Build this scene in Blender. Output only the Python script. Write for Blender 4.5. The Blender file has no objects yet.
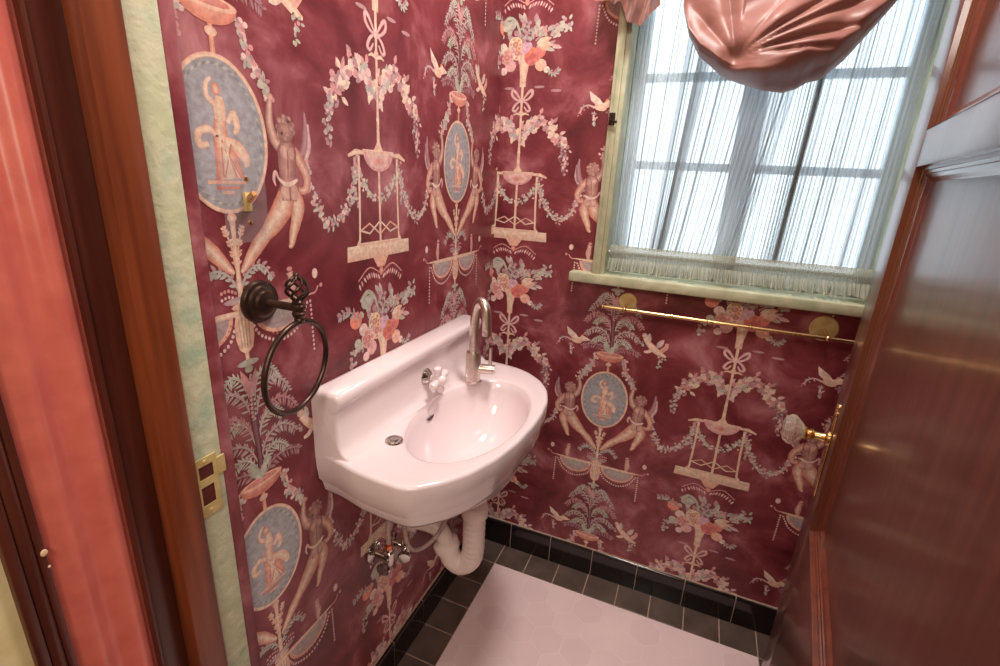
import bpy, bmesh, math, random
from mathutils import Vector, Matrix
PI = math.pi
random.seed(7)
C = bpy.context.scene.collection
WM = {}                                     # world matrices of the Empties

# ------------------------------------------------------------------ helpers
def lin(c):
    o = []
    for v in c[:3]:
        v = v / 255.0
        o.append(v / 12.92 if v <= .04045 else ((v + .055) / 1.055) ** 2.4)
    return (o[0], o[1], o[2], 1.0)

def thing(name, label, cat, loc=(0, 0, 0), rotz=0, group=None):
    o = bpy.data.objects.new(name, None); C.objects.link(o)
    o.location = loc; o.rotation_euler = (0, 0, rotz); o.empty_display_size = .05
    o['label'] = label; o['category'] = cat
    if group: o['group'] = group
    WM[o.name] = Matrix.Translation(loc) @ Matrix.Rotation(rotz, 4, 'Z')
    return o

def tag(o, label, cat, group=None):
    o['label'] = label; o['category'] = cat
    if group: o['group'] = group
    return o

def obj(name, bm, m, parent=None, smooth=True, local=False, label=None, angle=35, normals=True):
    if parent is not None and not local and parent.name in WM:
        bm.transform(WM[parent.name].inverted())
    if normals: bmesh.ops.recalc_face_normals(bm, faces=bm.faces[:])
    me = bpy.data.meshes.new(name); bm.to_mesh(me); bm.free()
    o = bpy.data.objects.new(name, me); C.objects.link(o)
    for mm in (m if isinstance(m, (list, tuple)) else [m]): me.materials.append(mm)
    if smooth:
        for p in me.polygons: p.use_smooth = True
        try: me.set_sharp_from_angle(angle=math.radians(angle))
        except Exception: pass
    if parent is not None:
        o.parent = parent
        if parent.name in WM: WM[o.name] = WM[parent.name].copy()
    if label: o['label'] = label
    return o

def struct(name, bm, m, smooth=True, **k):
    o = obj(name, bm, m, None, smooth, **k); o['kind'] = 'structure'; return o

def NB(): return bmesh.new()

def box(bm, x0, x1, y0, y1, z0, z1, bev=0, mi=0, seg=2):
    tmp = bmesh.new()
    r = bmesh.ops.create_cube(tmp, size=1)
    for v in tmp.verts:
        v.co = Vector(((x0 + x1) / 2 + v.co.x * (x1 - x0), (y0 + y1) / 2 + v.co.y * (y1 - y0), (z0 + z1) / 2 + v.co.z * (z1 - z0)))
    if bev: bmesh.ops.bevel(tmp, geom=tmp.edges[:], offset=bev, segments=seg, affect='EDGES', profile=.5)
    merge(bm, tmp, mi)

def merge(bm, tmp, mi=0, M=None):
    if M is not None: tmp.transform(M)
    mp = {}
    for v in tmp.verts: mp[v] = bm.verts.new(v.co)
    for f in tmp.faces:
        try:
            g = bm.faces.new([mp[v] for v in f.verts]); g.material_index = mi
        except ValueError: pass
    tmp.free()

def catmull(pts, n=8):
    pts = [Vector(p) for p in pts]; out = []
    P = [pts[0] * 2 - pts[1]] + pts + [pts[-1] * 2 - pts[-2]]
    for i in range(1, len(P) - 2):
        a, b, c, d = P[i - 1:i + 3]
        for k in range(n):
            t = k / n
            out.append(.5 * ((2 * b) + (c - a) * t + (2 * a - 5 * b + 4 * c - d) * t * t + (3 * b - a - 3 * c + d) * t ** 3))
    out.append(pts[-1]); return out

def tube(bm, pts, r, n=12, closed=False, cap=True, mi=0):
    pts = [Vector(p) for p in pts]; N = len(pts)
    rr = r if isinstance(r, (list, tuple)) else [r] * N
    tan = []
    for i in range(N):
        if closed: t = pts[(i + 1) % N] - pts[(i - 1) % N]
        else: t = pts[min(i + 1, N - 1)] - pts[max(i - 1, 0)]
        tan.append(t.normalized())
    up = Vector((0, 0, 1)) if abs(tan[0].z) < .9 else Vector((1, 0, 0))
    nrm = (up - tan[0] * up.dot(tan[0])).normalized(); rings = []
    for i in range(N):
        nrm = (nrm - tan[i] * nrm.dot(tan[i])).normalized(); b = tan[i].cross(nrm)
        rings.append([bm.verts.new(pts[i] + (nrm * math.cos(2 * PI * k / n) + b * math.sin(2 * PI * k / n)) * rr[i]) for k in range(n)])
    for i in range(N if closed else N - 1):
        A, B = rings[i], rings[(i + 1) % N]
        for k in range(n):
            f = bm.faces.new([A[k], A[(k + 1) % n], B[(k + 1) % n], B[k]]); f.material_index = mi
    if cap and not closed:
        for R_ in (rings[0][::-1], rings[-1]):
            f = bm.faces.new(R_); f.material_index = mi

def lathe(bm, prof, origin, axis=(0, 0, 1), n=24, mi=0):
    """prof: list of (radius, height along axis)"""
    axis = Vector(axis).normalized(); o = Vector(origin)
    u = axis.orthogonal().normalized(); v = axis.cross(u); rings = []
    for r, h in prof:
        if r < 1e-6: rings.append([bm.verts.new(o + axis * h)])
        else: rings.append([bm.verts.new(o + axis * h + (u * math.cos(2 * PI * k / n) + v * math.sin(2 * PI * k / n)) * r) for k in range(n)])
    for A, B in zip(rings[:-1], rings[1:]):
        for k in range(n):
            k2 = (k + 1) % n
            a = A if len(A) > 1 else A * n; b = B if len(B) > 1 else B * n
            vs = []
            for q in (a[k], a[k2], b[k2], b[k]):
                if q not in vs: vs.append(q)
            if len(vs) >= 3:
                f = bm.faces.new(vs); f.material_index = mi
    for R_ in (rings[0], rings[-1]):
        if len(R_) > 1:
            try: bm.faces.new(R_)
            except ValueError: pass

def grid(bm, fn, nu, nv, mi=0):
    V = [[bm.verts.new(fn(i / nu, j / nv)) for j in range(nv + 1)] for i in range(nu + 1)]
    for i in range(nu):
        for j in range(nv):
            f = bm.faces.new([V[i][j], V[i + 1][j], V[i + 1][j + 1], V[i][j + 1]]); f.material_index = mi
    return V

# ------------------------------------------------------------------ materials
def newmat(name):
    m = bpy.data.materials.new(name); m.use_nodes = True
    nt = m.node_tree; nt.nodes.clear()
    out = nt.nodes.new('ShaderNodeOutputMaterial'); b = nt.nodes.new('ShaderNodeBsdfPrincipled')
    nt.links.new(b.outputs[0], out.inputs[0])
    return m, nt, b, out

def noise(nt, scale=(1, 1, 1), s=5, det=4, rough=.5, dist=0):
    tc = nt.nodes.new('ShaderNodeTexCoord'); mp = nt.nodes.new('ShaderNodeMapping')
    nt.links.new(tc.outputs['Object'], mp.inputs[0]); mp.inputs['Scale'].default_value = scale
    n = nt.nodes.new('ShaderNodeTexNoise'); nt.links.new(mp.outputs[0], n.inputs[0])
    n.inputs['Scale'].default_value = s; n.inputs['Detail'].default_value = det
    n.inputs['Roughness'].default_value = rough; n.inputs['Distortion'].default_value = dist
    return n.outputs[0]

def ramp(nt, fac, stops):
    r = nt.nodes.new('ShaderNodeValToRGB'); nt.links.new(fac, r.inputs[0])
    e = r.color_ramp.elements
    e[0].position, e[0].color = stops[0][0], lin(stops[0][1])
    e[1].position, e[1].color = stops[-1][0], lin(stops[-1][1])
    for p, c in stops[1:-1]:
        q = e.new(p); q.color = lin(c)
    return r.outputs[0]

def bump(nt, b, fac, strength=.2, dist=.01):
    n = nt.nodes.new('ShaderNodeBump'); n.inputs['Strength'].default_value = strength; n.inputs['Distance'].default_value = dist
    nt.links.new(fac, n.inputs['Height']); nt.links.new(n.outputs[0], b.inputs['Normal'])

def mat(name, c1, c2=None, rough=.4, metal=0, scale=(1, 1, 1), s=8, bmp=0, coat=0, lo=.35, hi=.65, det=4, spec=.5, cm=None, trans=0):
    m, nt, b, out = newmat(name)
    c2 = c2 or tuple(max(0, v - 8) for v in c1)
    f = noise(nt, scale, s, det)
    st = [(lo, c1), (hi, c2)] if cm is None else [(lo, c1), ((lo + hi) / 2, cm), (hi, c2)]
    nt.links.new(ramp(nt, f, st), b.inputs['Base Color'])
    b.inputs['Roughness'].default_value = rough; b.inputs['Metallic'].default_value = metal
    b.inputs['Coat Weight'].default_value = coat; b.inputs['Coat Roughness'].default_value = .12
    b.inputs['Specular IOR Level'].default_value = spec
    b.inputs['Transmission Weight'].default_value = trans
    if bmp: bump(nt, b, noise(nt, scale, s * 3, det), bmp, .004)
    return m

M = {}
M['porcelain'] = mat('porcelain', (236, 220, 222), (230, 212, 215), rough=.12, s=2, coat=.3)
M['chrome'] = mat('chrome', (205, 200, 195), (190, 186, 180), rough=.12, metal=1)
M['nickel'] = mat('brushed_nickel', (226, 213, 203), (210, 197, 187), rough=.32, metal=1, scale=(1, 1, 12), s=30)
M['brass'] = mat('brass', (228, 190, 142), (208, 168, 116), rough=.25, metal=1)
M['oldbrass'] = mat('painted_brass', (222, 200, 142), (200, 172, 110), rough=.4, metal=.25, s=40)
M['bronze'] = mat('oil_rubbed_bronze', (88, 66, 58), (66, 48, 42), rough=.34, metal=.75, s=30)
M['copper'] = mat('copper', (235, 140, 90), (215, 120, 75), rough=.25, metal=1)
M['black'] = mat('dark_hole', (96, 30, 22), (70, 20, 16), rough=.7)
M['slot'] = mat('slot_dark', (90, 60, 60), (70, 45, 45), rough=.6)
M['pvc'] = mat('white_pvc', (242, 224, 218), (232, 212, 206), rough=.35)
M['whitehose'] = mat('braided_hose', (190, 165, 160), (168, 140, 136), rough=.4, s=120)
M['greenpaint'] = mat('green_faux_finish', (186, 190, 152), (162, 180, 154), rough=.5, s=22, bmp=.5, cm=(200, 198, 168), lo=.3, hi=.72)
M['sillpaint'] = mat('sill_faux_finish', (192, 195, 166), (160, 167, 136), rough=.4, s=26, bmp=.2, cm=(182, 180, 150), lo=.3, hi=.7)
M['wood'] = mat('stained_wood', (140, 70, 38), (84, 36, 20), rough=.32, scale=(14, 14, .8), s=4, det=6, lo=.25, hi=.75, cm=(118, 56, 30))
M['wooddark'] = mat('dark_stained_wood', (96, 46, 34), (60, 24, 20), rough=.3, scale=(14, 14, .8), s=4, det=6, lo=.25, hi=.75)
M['doorwood'] = mat('mahogany_door', (108, 64, 52), (72, 40, 34), rough=.3, scale=(16, 16, .7), s=3, det=7, lo=.25, hi=.78, cm=(92, 52, 42), coat=.32)
M['doormould'] = mat('mahogany_moulding', (122, 62, 44), (90, 44, 33), rough=.25, scale=(10, 10, .7), s=3, det=6, lo=.25, hi=.78, coat=.6)
M['coral'] = mat('coral_paint', (208, 110, 96), (196, 98, 88), rough=.28, s=30, bmp=.03)
M['beige'] = mat('beige_faux_finish', (222, 205, 160), (196, 172, 120), rough=.6, s=14, bmp=.2, cm=(214, 198, 150), lo=.3, hi=.7)
M['chip'] = mat('plaster_chip', (235, 195, 165), (215, 175, 145), rough=.8)
M['blacktile'] = mat('black_glazed_tile', (22, 17, 17), (34, 26, 25), rough=.12, s=9)
M['darktile'] = mat('charcoal_floor_tile', (104, 87, 79), (80, 66, 60), rough=.3, s=14, lo=.3, hi=.7)
M['grout'] = mat('grout', (186, 158, 140), (160, 130, 115), rough=.85, s=40)
M['pinktile'] = mat('pink_hex_tile', (244, 219, 219), (238, 211, 212), rough=.32, s=6)
M['pinktile2'] = mat('pink_hex_tile_darker', (239, 212, 213), (234, 207, 208), rough=.32, s=6)
M['pinkgrout'] = mat('pink_grout', (246, 224, 222), (240, 216, 215), rough=.6, s=30)
M['ceiling'] = mat('ceiling_paint', (236, 226, 218), (230, 220, 212), rough=.8)
M['sash'] = mat('white_sash', (204, 218, 228), (192, 208, 220), rough=.45)
M['satin'] = None

def glassmat(name, col, tr, rough=.03, ior=1.45):
    m, nt, b, out = newmat(name)
    t = nt.nodes.new('ShaderNodeBsdfTransparent'); t.inputs[0].default_value = lin(col)
    b.inputs['Base Color'].default_value = lin(col); b.inputs['Roughness'].default_value = rough
    mx = nt.nodes.new('ShaderNodeMixShader'); mx.inputs[0].default_value = tr
    nt.links.new(b.outputs[0], mx.inputs[1]); nt.links.new(t.outputs[0], mx.inputs[2]); nt.links.new(mx.outputs[0], out.inputs[0])
    return m
M['pane'] = glassmat('window_pane', (245, 250, 252), .92)
M['acrylic'] = glassmat('clear_acrylic', (250, 249, 250), .94, .06)
m, nt, b, out = newmat('crystal'); M['crystal'] = m
b.inputs['Base Color'].default_value = lin((250, 240, 225)); b.inputs['Transmission Weight'].default_value = 1
b.inputs['Roughness'].default_value = .03; b.inputs['IOR'].default_value = 1.5
df = nt.nodes.new('ShaderNodeBsdfDiffuse'); df.inputs[0].default_value = lin((252, 238, 222)); mx = nt.nodes.new('ShaderNodeMixShader'); mx.inputs[0].default_value = .20
nt.links.new(b.outputs[0], mx.inputs[1]); nt.links.new(df.outputs[0], mx.inputs[2]); nt.links.new(mx.outputs[0], out.inputs[0])

# sheer fabric: part see-through, part translucent
def sheer(name, col, tr):
    m, nt, b, out = newmat(name)
    t = nt.nodes.new('ShaderNodeBsdfTransparent'); tl = nt.nodes.new('ShaderNodeBsdfTranslucent'); d = nt.nodes.new('ShaderNodeBsdfDiffuse')
    f = noise(nt, (400, 1, 3), 1, 2)
    c = ramp(nt, f, [(.35, col), (.65, tuple(max(0, v - 25) for v in col))])
    nt.links.new(c, tl.inputs[0]); nt.links.new(c, d.inputs[0])
    a = nt.nodes.new('ShaderNodeMixShader'); a.inputs[0].default_value = .45
    nt.links.new(tl.outputs[0], a.inputs[1]); nt.links.new(d.outputs[0], a.inputs[2])
    mx = nt.nodes.new('ShaderNodeMixShader'); mx.inputs[0].default_value = tr
    nt.links.new(a.outputs[0], mx.inputs[1]); nt.links.new(t.outputs[0], mx.inputs[2]); nt.links.new(mx.outputs[0], out.inputs[0])
    return m
M['sheer'] = sheer('sheer_voile', (232, 236, 238), .58)
M['pleat'] = sheer('gathered_pleats', (182, 190, 192), .42)
M['sheerband'] = sheer('gathered_voile', (216, 216, 202), .10)
# satin
m, nt, b, out = newmat('dusty_rose_satin'); M['satin'] = m
nt.links.new(ramp(nt, noise(nt, (1, 1, 1), 12, 3), [(.35, (139, 90, 79)), (.65, (122, 74, 66))]), b.inputs['Base Color'])
b.inputs['Roughness'].default_value = .46; b.inputs['Sheen Weight'].default_value = .25; b.inputs['Specular IOR Level'].default_value = .45
bump(nt, b, noise(nt, (1, 1, 1.6), 16, 2, .45, .6), .16, .012)

# ------------------------------------------------------------------ wallpaper
m, nt, b, out = newmat('burgundy_wallpaper_ground'); M['wp'] = m
f1 = noise(nt, (1, 1, 1), 6.5, 7, .62, .5)
nt.links.new(ramp(nt, f1, [(.30, (86, 31, 38)), (.42, (111, 43, 51)), (.52, (129, 57, 64)), (.61, (155, 87, 94)), (.72, (185, 126, 130))]), b.inputs['Base Color'])
b.inputs['Roughness'].default_value = .34; b.inputs['Specular IOR Level'].default_value = .4
m, nt, b, out = newmat('wallpaper_print'); M['print'] = m
at = nt.nodes.new('ShaderNodeVertexColor'); at.layer_name = 'Col'
f2 = noise(nt, (1, 1, 1), 90, 5, .65)
r2 = ramp(nt, f2, [(.3, (205, 196, 196)), (.62, (255, 255, 255))])
mx = nt.nodes.new('ShaderNodeMixRGB'); mx.blend_type = 'MULTIPLY'; mx.inputs[0].default_value = .85
nt.links.new(at.outputs[0], mx.inputs[1]); nt.links.new(r2, mx.inputs[2]); nt.links.new(mx.outputs[0], b.inputs['Base Color'])
b.inputs['Roughness'].default_value = .36; b.inputs['Specular IOR Level'].default_value = .4

CREAM = (240, 216, 194); PEACH = (236, 184, 162); SALMON = (220, 136, 120); PINKW = (236, 200, 196); PINK = (222, 160, 160)
GBLUE = (172, 172, 180); GGREEN = (176, 178, 160); MAUVE = (192, 150, 154); DUSK = (150, 100, 108); GREY = (190, 184, 176); ORANGE = (236, 150, 110)
FLESH = (206, 160, 150); FLESHD = (168, 118, 118); DARK = (78, 24, 34); LEAF = (200, 196, 180)

class Pattern:
    def __init__(s): s.P = []; s.k = 0; s.o = (0, 0, 1); s.lay = 0
    def put(s, pts, cols):
        s.k += 1; ox, oy, sx = s.o
        q = [(ox + sx * u, oy + v) for u, v in pts]
        if not isinstance(cols, list): cols = [cols] * len(q)
        c = [lin(x)[:3] for x in cols]
        if sx < 0: q.reverse(); c.reverse()
        s.P.append((q, c, s.lay * 6e-5 + (s.k % 53) * 9e-7))
    def ell(s, x, y, rx, ry, c, cc=None, rot=0, n=12, a0=0, a1=2 * PI):
        full = abs(a1 - a0 - 2 * PI) < 1e-6; n2 = n if full else n + 1
        ca, sa = math.cos(rot), math.sin(rot); pts = []
        for i in range(n2):
            a = a0 + (a1 - a0) * i / n; px, py = rx * math.cos(a), ry * math.sin(a)
            pts.append((x + px * ca - py * sa, y + px * sa + py * ca))
        if cc is None: s.put(pts, c)
        else:
            for i in range(n2 if full else n2 - 1): s.put([(x, y), pts[i], pts[(i + 1) % n2]], [cc, c, c])
    def ringe(s, x, y, rx, ry, w, c0, c1=None, n=32):
        c1 = c1 or c0
        for i in range(n):
            a, b_ = 2 * PI * i / n, 2 * PI * (i + 1) / n
            f = lambda t, k: (x + (rx - k) * math.cos(t), y + (ry - k) * math.sin(t))
            s.put([f(a, w), f(a, 0), f(b_, 0), f(b_, w)], [c1, c0, c0, c1])
    def strip(s, pts, w, ce, cm=None, smooth=0):
        if smooth: pts = [(p.x, p.y) for p in catmull([(a, b_, 0) for a, b_ in pts], smooth)]
        n = len(pts)
        if not isinstance(w, (list, tuple)): w = [w] * n
        elif len(w) != n:
            L = len(w) - 1; ww = []
            for i in range(n):
                t = i / (n - 1) * L; k = min(int(t), L - 1); ww.append(w[k] + (w[k + 1] - w[k]) * (t - k))
            w = ww
        cm = cm or ce; rows = []
        for i in range(n):
            a, b_ = pts[max(i - 1, 0)], pts[min(i + 1, n - 1)]
            dx, dy = b_[0] - a[0], b_[1] - a[1]; L = math.hypot(dx, dy) or 1; nx, ny = -dy / L, dx / L
            x, y = pts[i]; rows.append([(x + nx * w[i] * q, y + ny * w[i] * q) for q in (-1, -.1, 1)])
        for A, B in zip(rows[:-1], rows[1:]):
            s.put([A[0], B[0], B[1], A[1]][::-1] if 0 else [A[0], B[0], B[1], A[1]], [ce, ce, cm, cm])
            s.put([A[1], B[1], B[2], A[2]], [cm, cm, ce, ce])
    def leaf(s, x, y, a, L, w, c, c2=None):
        ca, sa = math.cos(a), math.sin(a); f = lambda p, q: (x + p * ca - q * sa, y + p * sa + q * ca)
        c2 = c2 or c
        s.put([f(0, 0), f(L * .3, -w), f(L * .7, -w * .8), f(L, 0), f(L * .7, w * .8), f(L * .3, w)], [c2, c, c, c, c, c2])
    def beads(s, pts, sp, r, c, smooth=6):
        if smooth: pts = [(p.x, p.y) for p in catmull([(a, b_, 0) for a, b_ in pts], smooth)]
        acc = 0
        for (x0, y0), (x1, y1) in zip(pts[:-1], pts[1:]):
            L = math.hypot(x1 - x0, y1 - y0)
            while acc < L:
                t = acc / L; s.ell(x0 + (x1 - x0) * t, y0 + (y1 - y0) * t, r, r * 1.1, c, n=7); acc += sp
            acc -= L
    def frond(s, pts, bl, c, c2=None, n=10, w=.0028, droop=.9, stem=True):
        pts = [(p.x, p.y) for p in catmull([(a, b_, 0) for a, b_ in pts], 6)]
        if stem: s.strip(pts, [.0022, .0012], c2 or c)
        N = len(pts)
        for i in range(n):
            t = (i + 1) / n; k = min(int(t * (N - 1)), N - 2)
            x, y = pts[k]; a = math.atan2(pts[k + 1][1] - y, pts[k + 1][0] - x)
            l = bl * (1 - .55 * abs(t - .45)) * random.uniform(.85, 1.1)
            for sg in (-1, 1): s.leaf(x, y, a + sg * droop, l, w, c if sg > 0 else (c2 or c))
    def garland(s, pts, r, cols, dens=900, smooth=8):
        pts = [(p.x, p.y) for p in catmull([(a, b_, 0) for a, b_ in pts], smooth)]
        for (x0, y0), (x1, y1) in zip(pts[:-1], pts[1:]):
            L = math.hypot(x1 - x0, y1 - y0); a = math.atan2(y1 - y0, x1 - x0)
            for q in range(max(1, int(L * dens))):
                t = random.random(); x = x0 + (x1 - x0) * t + random.gauss(0, r * .45); y = y0 + (y1 - y0) * t + random.gauss(0, r * .45)
                c = random.choice(cols)
                if random.random() < .6: s.leaf(x, y, random.uniform(0, 2 * PI), r * random.uniform(.7, 1.3), r * .28, c)
                else: s.ell(x, y, r * .42, r * .38, c, n=7)
    def rose(s, x, y, r, c, cc):
        s.ell(x, y, r, r * .92, c, n=11)
        for k in range(7):
            a = k * 2 * PI / 7 + random.random(); s.lay += 1
            s.ell(x + r * .62 * math.cos(a), y + r * .6 * math.sin(a), r * .42, r * .34, tuple(min(255, v + random.randint(-16, 22)) for v in c), cc, rot=a + 1.5, n=8); s.lay -= 1
        s.lay += 2; s.ell(x, y, r * .42, r * .36, cc, tuple(max(0, v - 20) for v in c), n=9); s.lay -= 2

def draw_A(p):
    """the medallion column, medallion centre at (0,0)"""
    p.lay = 0
    # dark halo glazes around the figures
    p.strip([(0, -.31), (0, .13)], .0035, PEACH, CREAM)
    for sg in (-1, 1):
        p.o = (p.base[0], p.base[1], sg); p.lay = 1
        # garland holding the medallion
        p.garland([(.043, .142), (.052, .115), (.064, .088), (.088, .06)], .0105, [PINKW, GREY, PINK, LEAF, MAUVE], 950)
        # cupid -----------------------------------------------------
        p.lay = 2
        p.strip([(.152, .048), (.153, .02), (.146, -.008), (.130, -.02)], [.002, .007, .009, .004], DUSK, MAUVE, 5)      # wing
        p.strip([(.158, .032), (.158, .0), (.149, -.02)], [.002, .0045, .004], MAUVE, PINKW, 5)
        p.strip([(.150, .02), (.147, .0), (.138, -.014)], [.001, .0025, .002], GREY, PINKW, 5)
        SH, MD, HI = (150, 98, 96), (206, 158, 146), (232, 192, 174)
        p.lay = 3
        p.strip([(.100, -.006), (.088, .004), (.081, .026), (.083, .046), (.086, .058)], [.010, .0095, .0075, .0062, .004], SH, HI, 5)      # raised arm
        p.ell(.086, .06, .006, .005, MD, HI, n=8)
        p.strip([(.122, -.010), (.138, -.026), (.149, -.048), (.143, -.066), (.126, -.066)], [.010, .0095, .0085, .007, .0045], (196, 120, 104), HI, 5)  # bent arm
        p.strip([(.116, -.068), (.124, -.09), (.119, -.112), (.111, -.130), (.106, -.146), (.100, -.152)], [.014, .0155, .011, .0088, .006, .003], (204, 122, 104), CREAM, 5)
        p.lay = 4
        p.strip([(.106, -.066), (.094, -.09), (.074, -.112), (.056, -.128), (.036, -.146), (.016, -.168), (.006, -.178)], [.016, .0195, .0165, .0115, .0115, .0072, .003], (206, 124, 104), CREAM, 5)
        p.strip([(.088, -.104), (.066, -.124), (.05, -.138)], [.002, .004, .001], CREAM, (250, 228, 206), 4)
        p.lay = 5
        p.strip([(.110, .006), (.110, -.008), (.109, -.030), (.108, -.048), (.109, -.066), (.108, -.082)], [.009, .0185, .0185, .0160, .0205, .014], SH, MD, 5)
        p.lay = 6
        p.ell(.105, -.012, .0085, .010, MD, HI, rot=.3, n=10); p.ell(.119, -.013, .006, .009, MD, (214, 170, 156), n=10)   # shoulder blades
        p.strip([(.111, -.008), (.110, -.03), (.108, -.05)], [.0008, .0016, .0008], SH, (172, 122, 116), 4)
        p.ell(.101, -.070, .0105, .0115, MD, HI, n=12); p.ell(.119, -.070, .0095, .0115, MD, (222, 180, 164), n=12)
        p.strip([(.111, -.060), (.110, -.072), (.110, -.082)], .0011, SH)
        p.strip([(.090, -.050), (.104, -.058), (.118, -.055), (.128, -.050)], [.002, .0035, .0035, .002], PINKW, CREAM, 4)   # sash
        p.strip([(.090, -.050), (.084, -.040), (.080, -.050), (.083, -.060)], [.002, .003, .003, .001], PINK, PINKW, 4)
        p.lay = 7
        p.ell(.110, .019, .0165, .0180, SH, MD, n=16)
        for k in range(18):
            a = k * .35; q = .0145 if k % 2 else .0105
            p.ell(.111 + q * math.cos(a), .022 + q * math.sin(a), .0056, .005, (158, 110, 106), random.choice([(206, 164, 152), (222, 182, 166)]), n=8)
        p.ell(.099, .014, .006, .0075, MD, HI, n=9)
        # leaves, beads under the medallion
        p.lay = 1
        p.frond([(0, -.205), (.018, -.178), (.042, -.172), (.062, -.195)], .014, MAUVE, GREY, 9)
        p.beads([(.008, -.205), (.02, -.20), (.034, -.203)], .006, .0025, PINK, 4)
        p.beads([(.008, -.213), (.02, -.209), (.032, -.212)], .006, .0022, PINKW, 4)
        p.frond([(.002, -.17), (.006, -.14), (.016, -.112)], .009, CREAM, PEACH, 8, .002)
        # swag tray
        p.lay = 2
        p.ell(.07, -.238, .053, .042, PEACH, None, n=16, a0=PI, a1=2 * PI)
        p.lay = 3
        p.ell(.07, -.239, .046, .035, (186, 160, 162), GREY, n=16, a0=PI, a1=2 * PI)
        p.lay = 4
        p.strip([(0, -.235), (.09, -.235), (.136, -.233)], [.0045, .004, .002], PEACH, CREAM)
        p.beads([(.014, -.252), (.03, -.278), (.07, -.294), (.108, -.28), (.13, -.245)], .0078, .0028, PINKW, 6)
        p.beads([(.022, -.25), (.038, -.27), (.07, -.284), (.1, -.272), (.12, -.247)], .0085, .0018, SALMON, 6)
        p.beads([(.137, -.245), (.138, -.28), (.139, -.335)], .0078, .0026, PINKW, 3)
        p.strip([(.097, -.232), (.099, -.214), (.097, -.196), (.096, -.19)], [.004, .0085, .0055, .008], MAUVE, PEACH, 4)
        p.ell(.096, -.185, .006, .004, PINK, n=8)
        p.ell(.152, -.2, .007, .009, PINKW, CREAM, n=8); p.ell(.165, -.222, .004, .004, PINK, n=7)
        p.strip([(.136, -.233), (.15, -.232), (.158, -.222)], .0016, PINK, None, 3)
        # palm plume above the tazza
        p.lay = 1
        for (h, L, up, dr, c, c2, n) in [(.160, .088, .020, .012, MAUVE, DUSK, 15), (.168, .060, .036, .020, LEAF, GREY, 12), (.198, .084, .034, .026, GREY, MAUVE, 16), (.226, .060, .040, .022, LEAF, GGREEN, 12), (.236, .088, .044, .030, (200, 130, 132), MAUVE, 16), (.272, .076, .046, .034, MAUVE, GREY, 15), (.300, .056, .040, .028, GREY, LEAF, 12)]:
            P_ = [(.002, h - .012), (L * .22, h + up * .62), (L * .55, h + up), (L * .85, h + up - dr * .45), (L, h + up - dr * 1.1)]
            q_ = [(a.x, a.y) for a in catmull([(a, b_, 0) for a, b_ in P_], 7)]
            p.strip(q_, [.0016, .0022, .001], c2, c)
            for i_ in range(n * 2):
                t_ = .12 + .88 * i_ / (n * 2); k_ = min(int(t_ * (len(q_) - 1)), len(q_) - 2)
                x_, y_ = q_[k_]; a_ = math.atan2(q_[k_ + 1][1] - y_, q_[k_ + 1][0] - x_)
                p.leaf(x_, y_, a_ + (.75 if i_ % 2 else -1.15), .0165 * (1 - .5 * abs(t_ - .4)) * (.62 if i_ % 2 else 1.15), .0017, c if i_ % 3 else c2, c2)
        p.ell(.012, .175, .01, .016, GGREEN, LEAF, rot=-.5, n=9)
    p.o = (p.base[0], p.base[1], 1)
    # medallion
    p.lay = 6; p.ell(0, 0, .074, .097, (226, 176, 152), n=40)
    p.lay = 7; p.ringe(0, 0, .0735, .0965, .0045, PEACH, CREAM, 40)
    p.ell(0, 0, .068, .091, (176, 172, 168), n=40)
    p.lay = 8; p.ell(0, 0, .0675, .0905, (166, 166, 172), (184, 178, 184), n=40)
    p.lay = 9
    for k in range(64):
        a = 2 * PI * k / 64; p.leaf(.0635 * math.cos(a), .0865 * math.sin(a), a + 2.0, .008, .0016, (192, 184, 174) if k % 2 else (148, 146, 150))
    # dancing figure
    p.lay = 9
    p.strip([(-.03, -.056), (.03, -.056)], .0022, PEACH)
    p.strip([(-.018, -.063), (.018, -.063)], .002, SALMON); p.strip([(-.01, -.069), (.01, -.069)], .0018, PEACH)
    p.lay = 10
    p.strip([(-.001, .022), (-.003, .0), (.003, -.025), (.006, -.052)], [.008, .011, .018, .022], SALMON, CREAM, 5)
    p.strip([(.004, -.005), (.02, -.01), (.032, -.024), (.034, -.036)], [.006, .008, .008, .004], PEACH, CREAM, 5)
    p.strip([(-.006, .0), (-.022, .008), (-.036, .0), (-.034, -.012), (-.022, -.01)], [.003, .0045, .005, .0045, .003], PEACH, CREAM, 5)
    p.strip([(.01, .018), (.02, .03), (.024, .014), (.018, .006)], [.003, .005, .005, .003], PEACH, CREAM, 5)
    p.strip([(-.004, .036), (-.016, .046), (-.016, .06), (-.008, .068)], [.004, .0035, .003, .002], PEACH, CREAM, 5)
    p.lay = 11
    p.strip([(.001, .048), (0, .035), (-.001, .02)], [.005, .009, .008], PEACH, CREAM, 4)
    p.ell(-.003, .056, .0065, .0075, SALMON, CREAM, n=10)
    for k in range(8): p.strip([(.0 + random.uniform(-.01, .016), -.01 + random.uniform(-.01, .01)), (.006 + random.uniform(-.018, .018), -.05)], .0011, SALMON if k % 2 else CREAM)
    # stem, urn, tazza
    p.lay = 3
    p.ell(0, -.102, .008, .006, PEACH, n=9); p.strip([(0, -.1), (0, -.14), (0, -.2), (0, -.23)], [.005, .003, .004, .006], PEACH, CREAM)
    p.ell(0, -.217, .03, .006, MAUVE, GREY, n=12); p.ell(0, -.226, .018, .005, PEACH, CREAM, n=10)
    p.lay = 5
    p.strip([(0, -.236), (0, -.25), (0, -.272), (0, -.29), (0, -.296)], [.012, .016, .0165, .012, .004], PEACH, CREAM)
    for k in (-.009, -.003, .003, .009): p.strip([(k, -.242), (k * .8, -.288)], .0009, (206, 160, 140))
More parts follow.
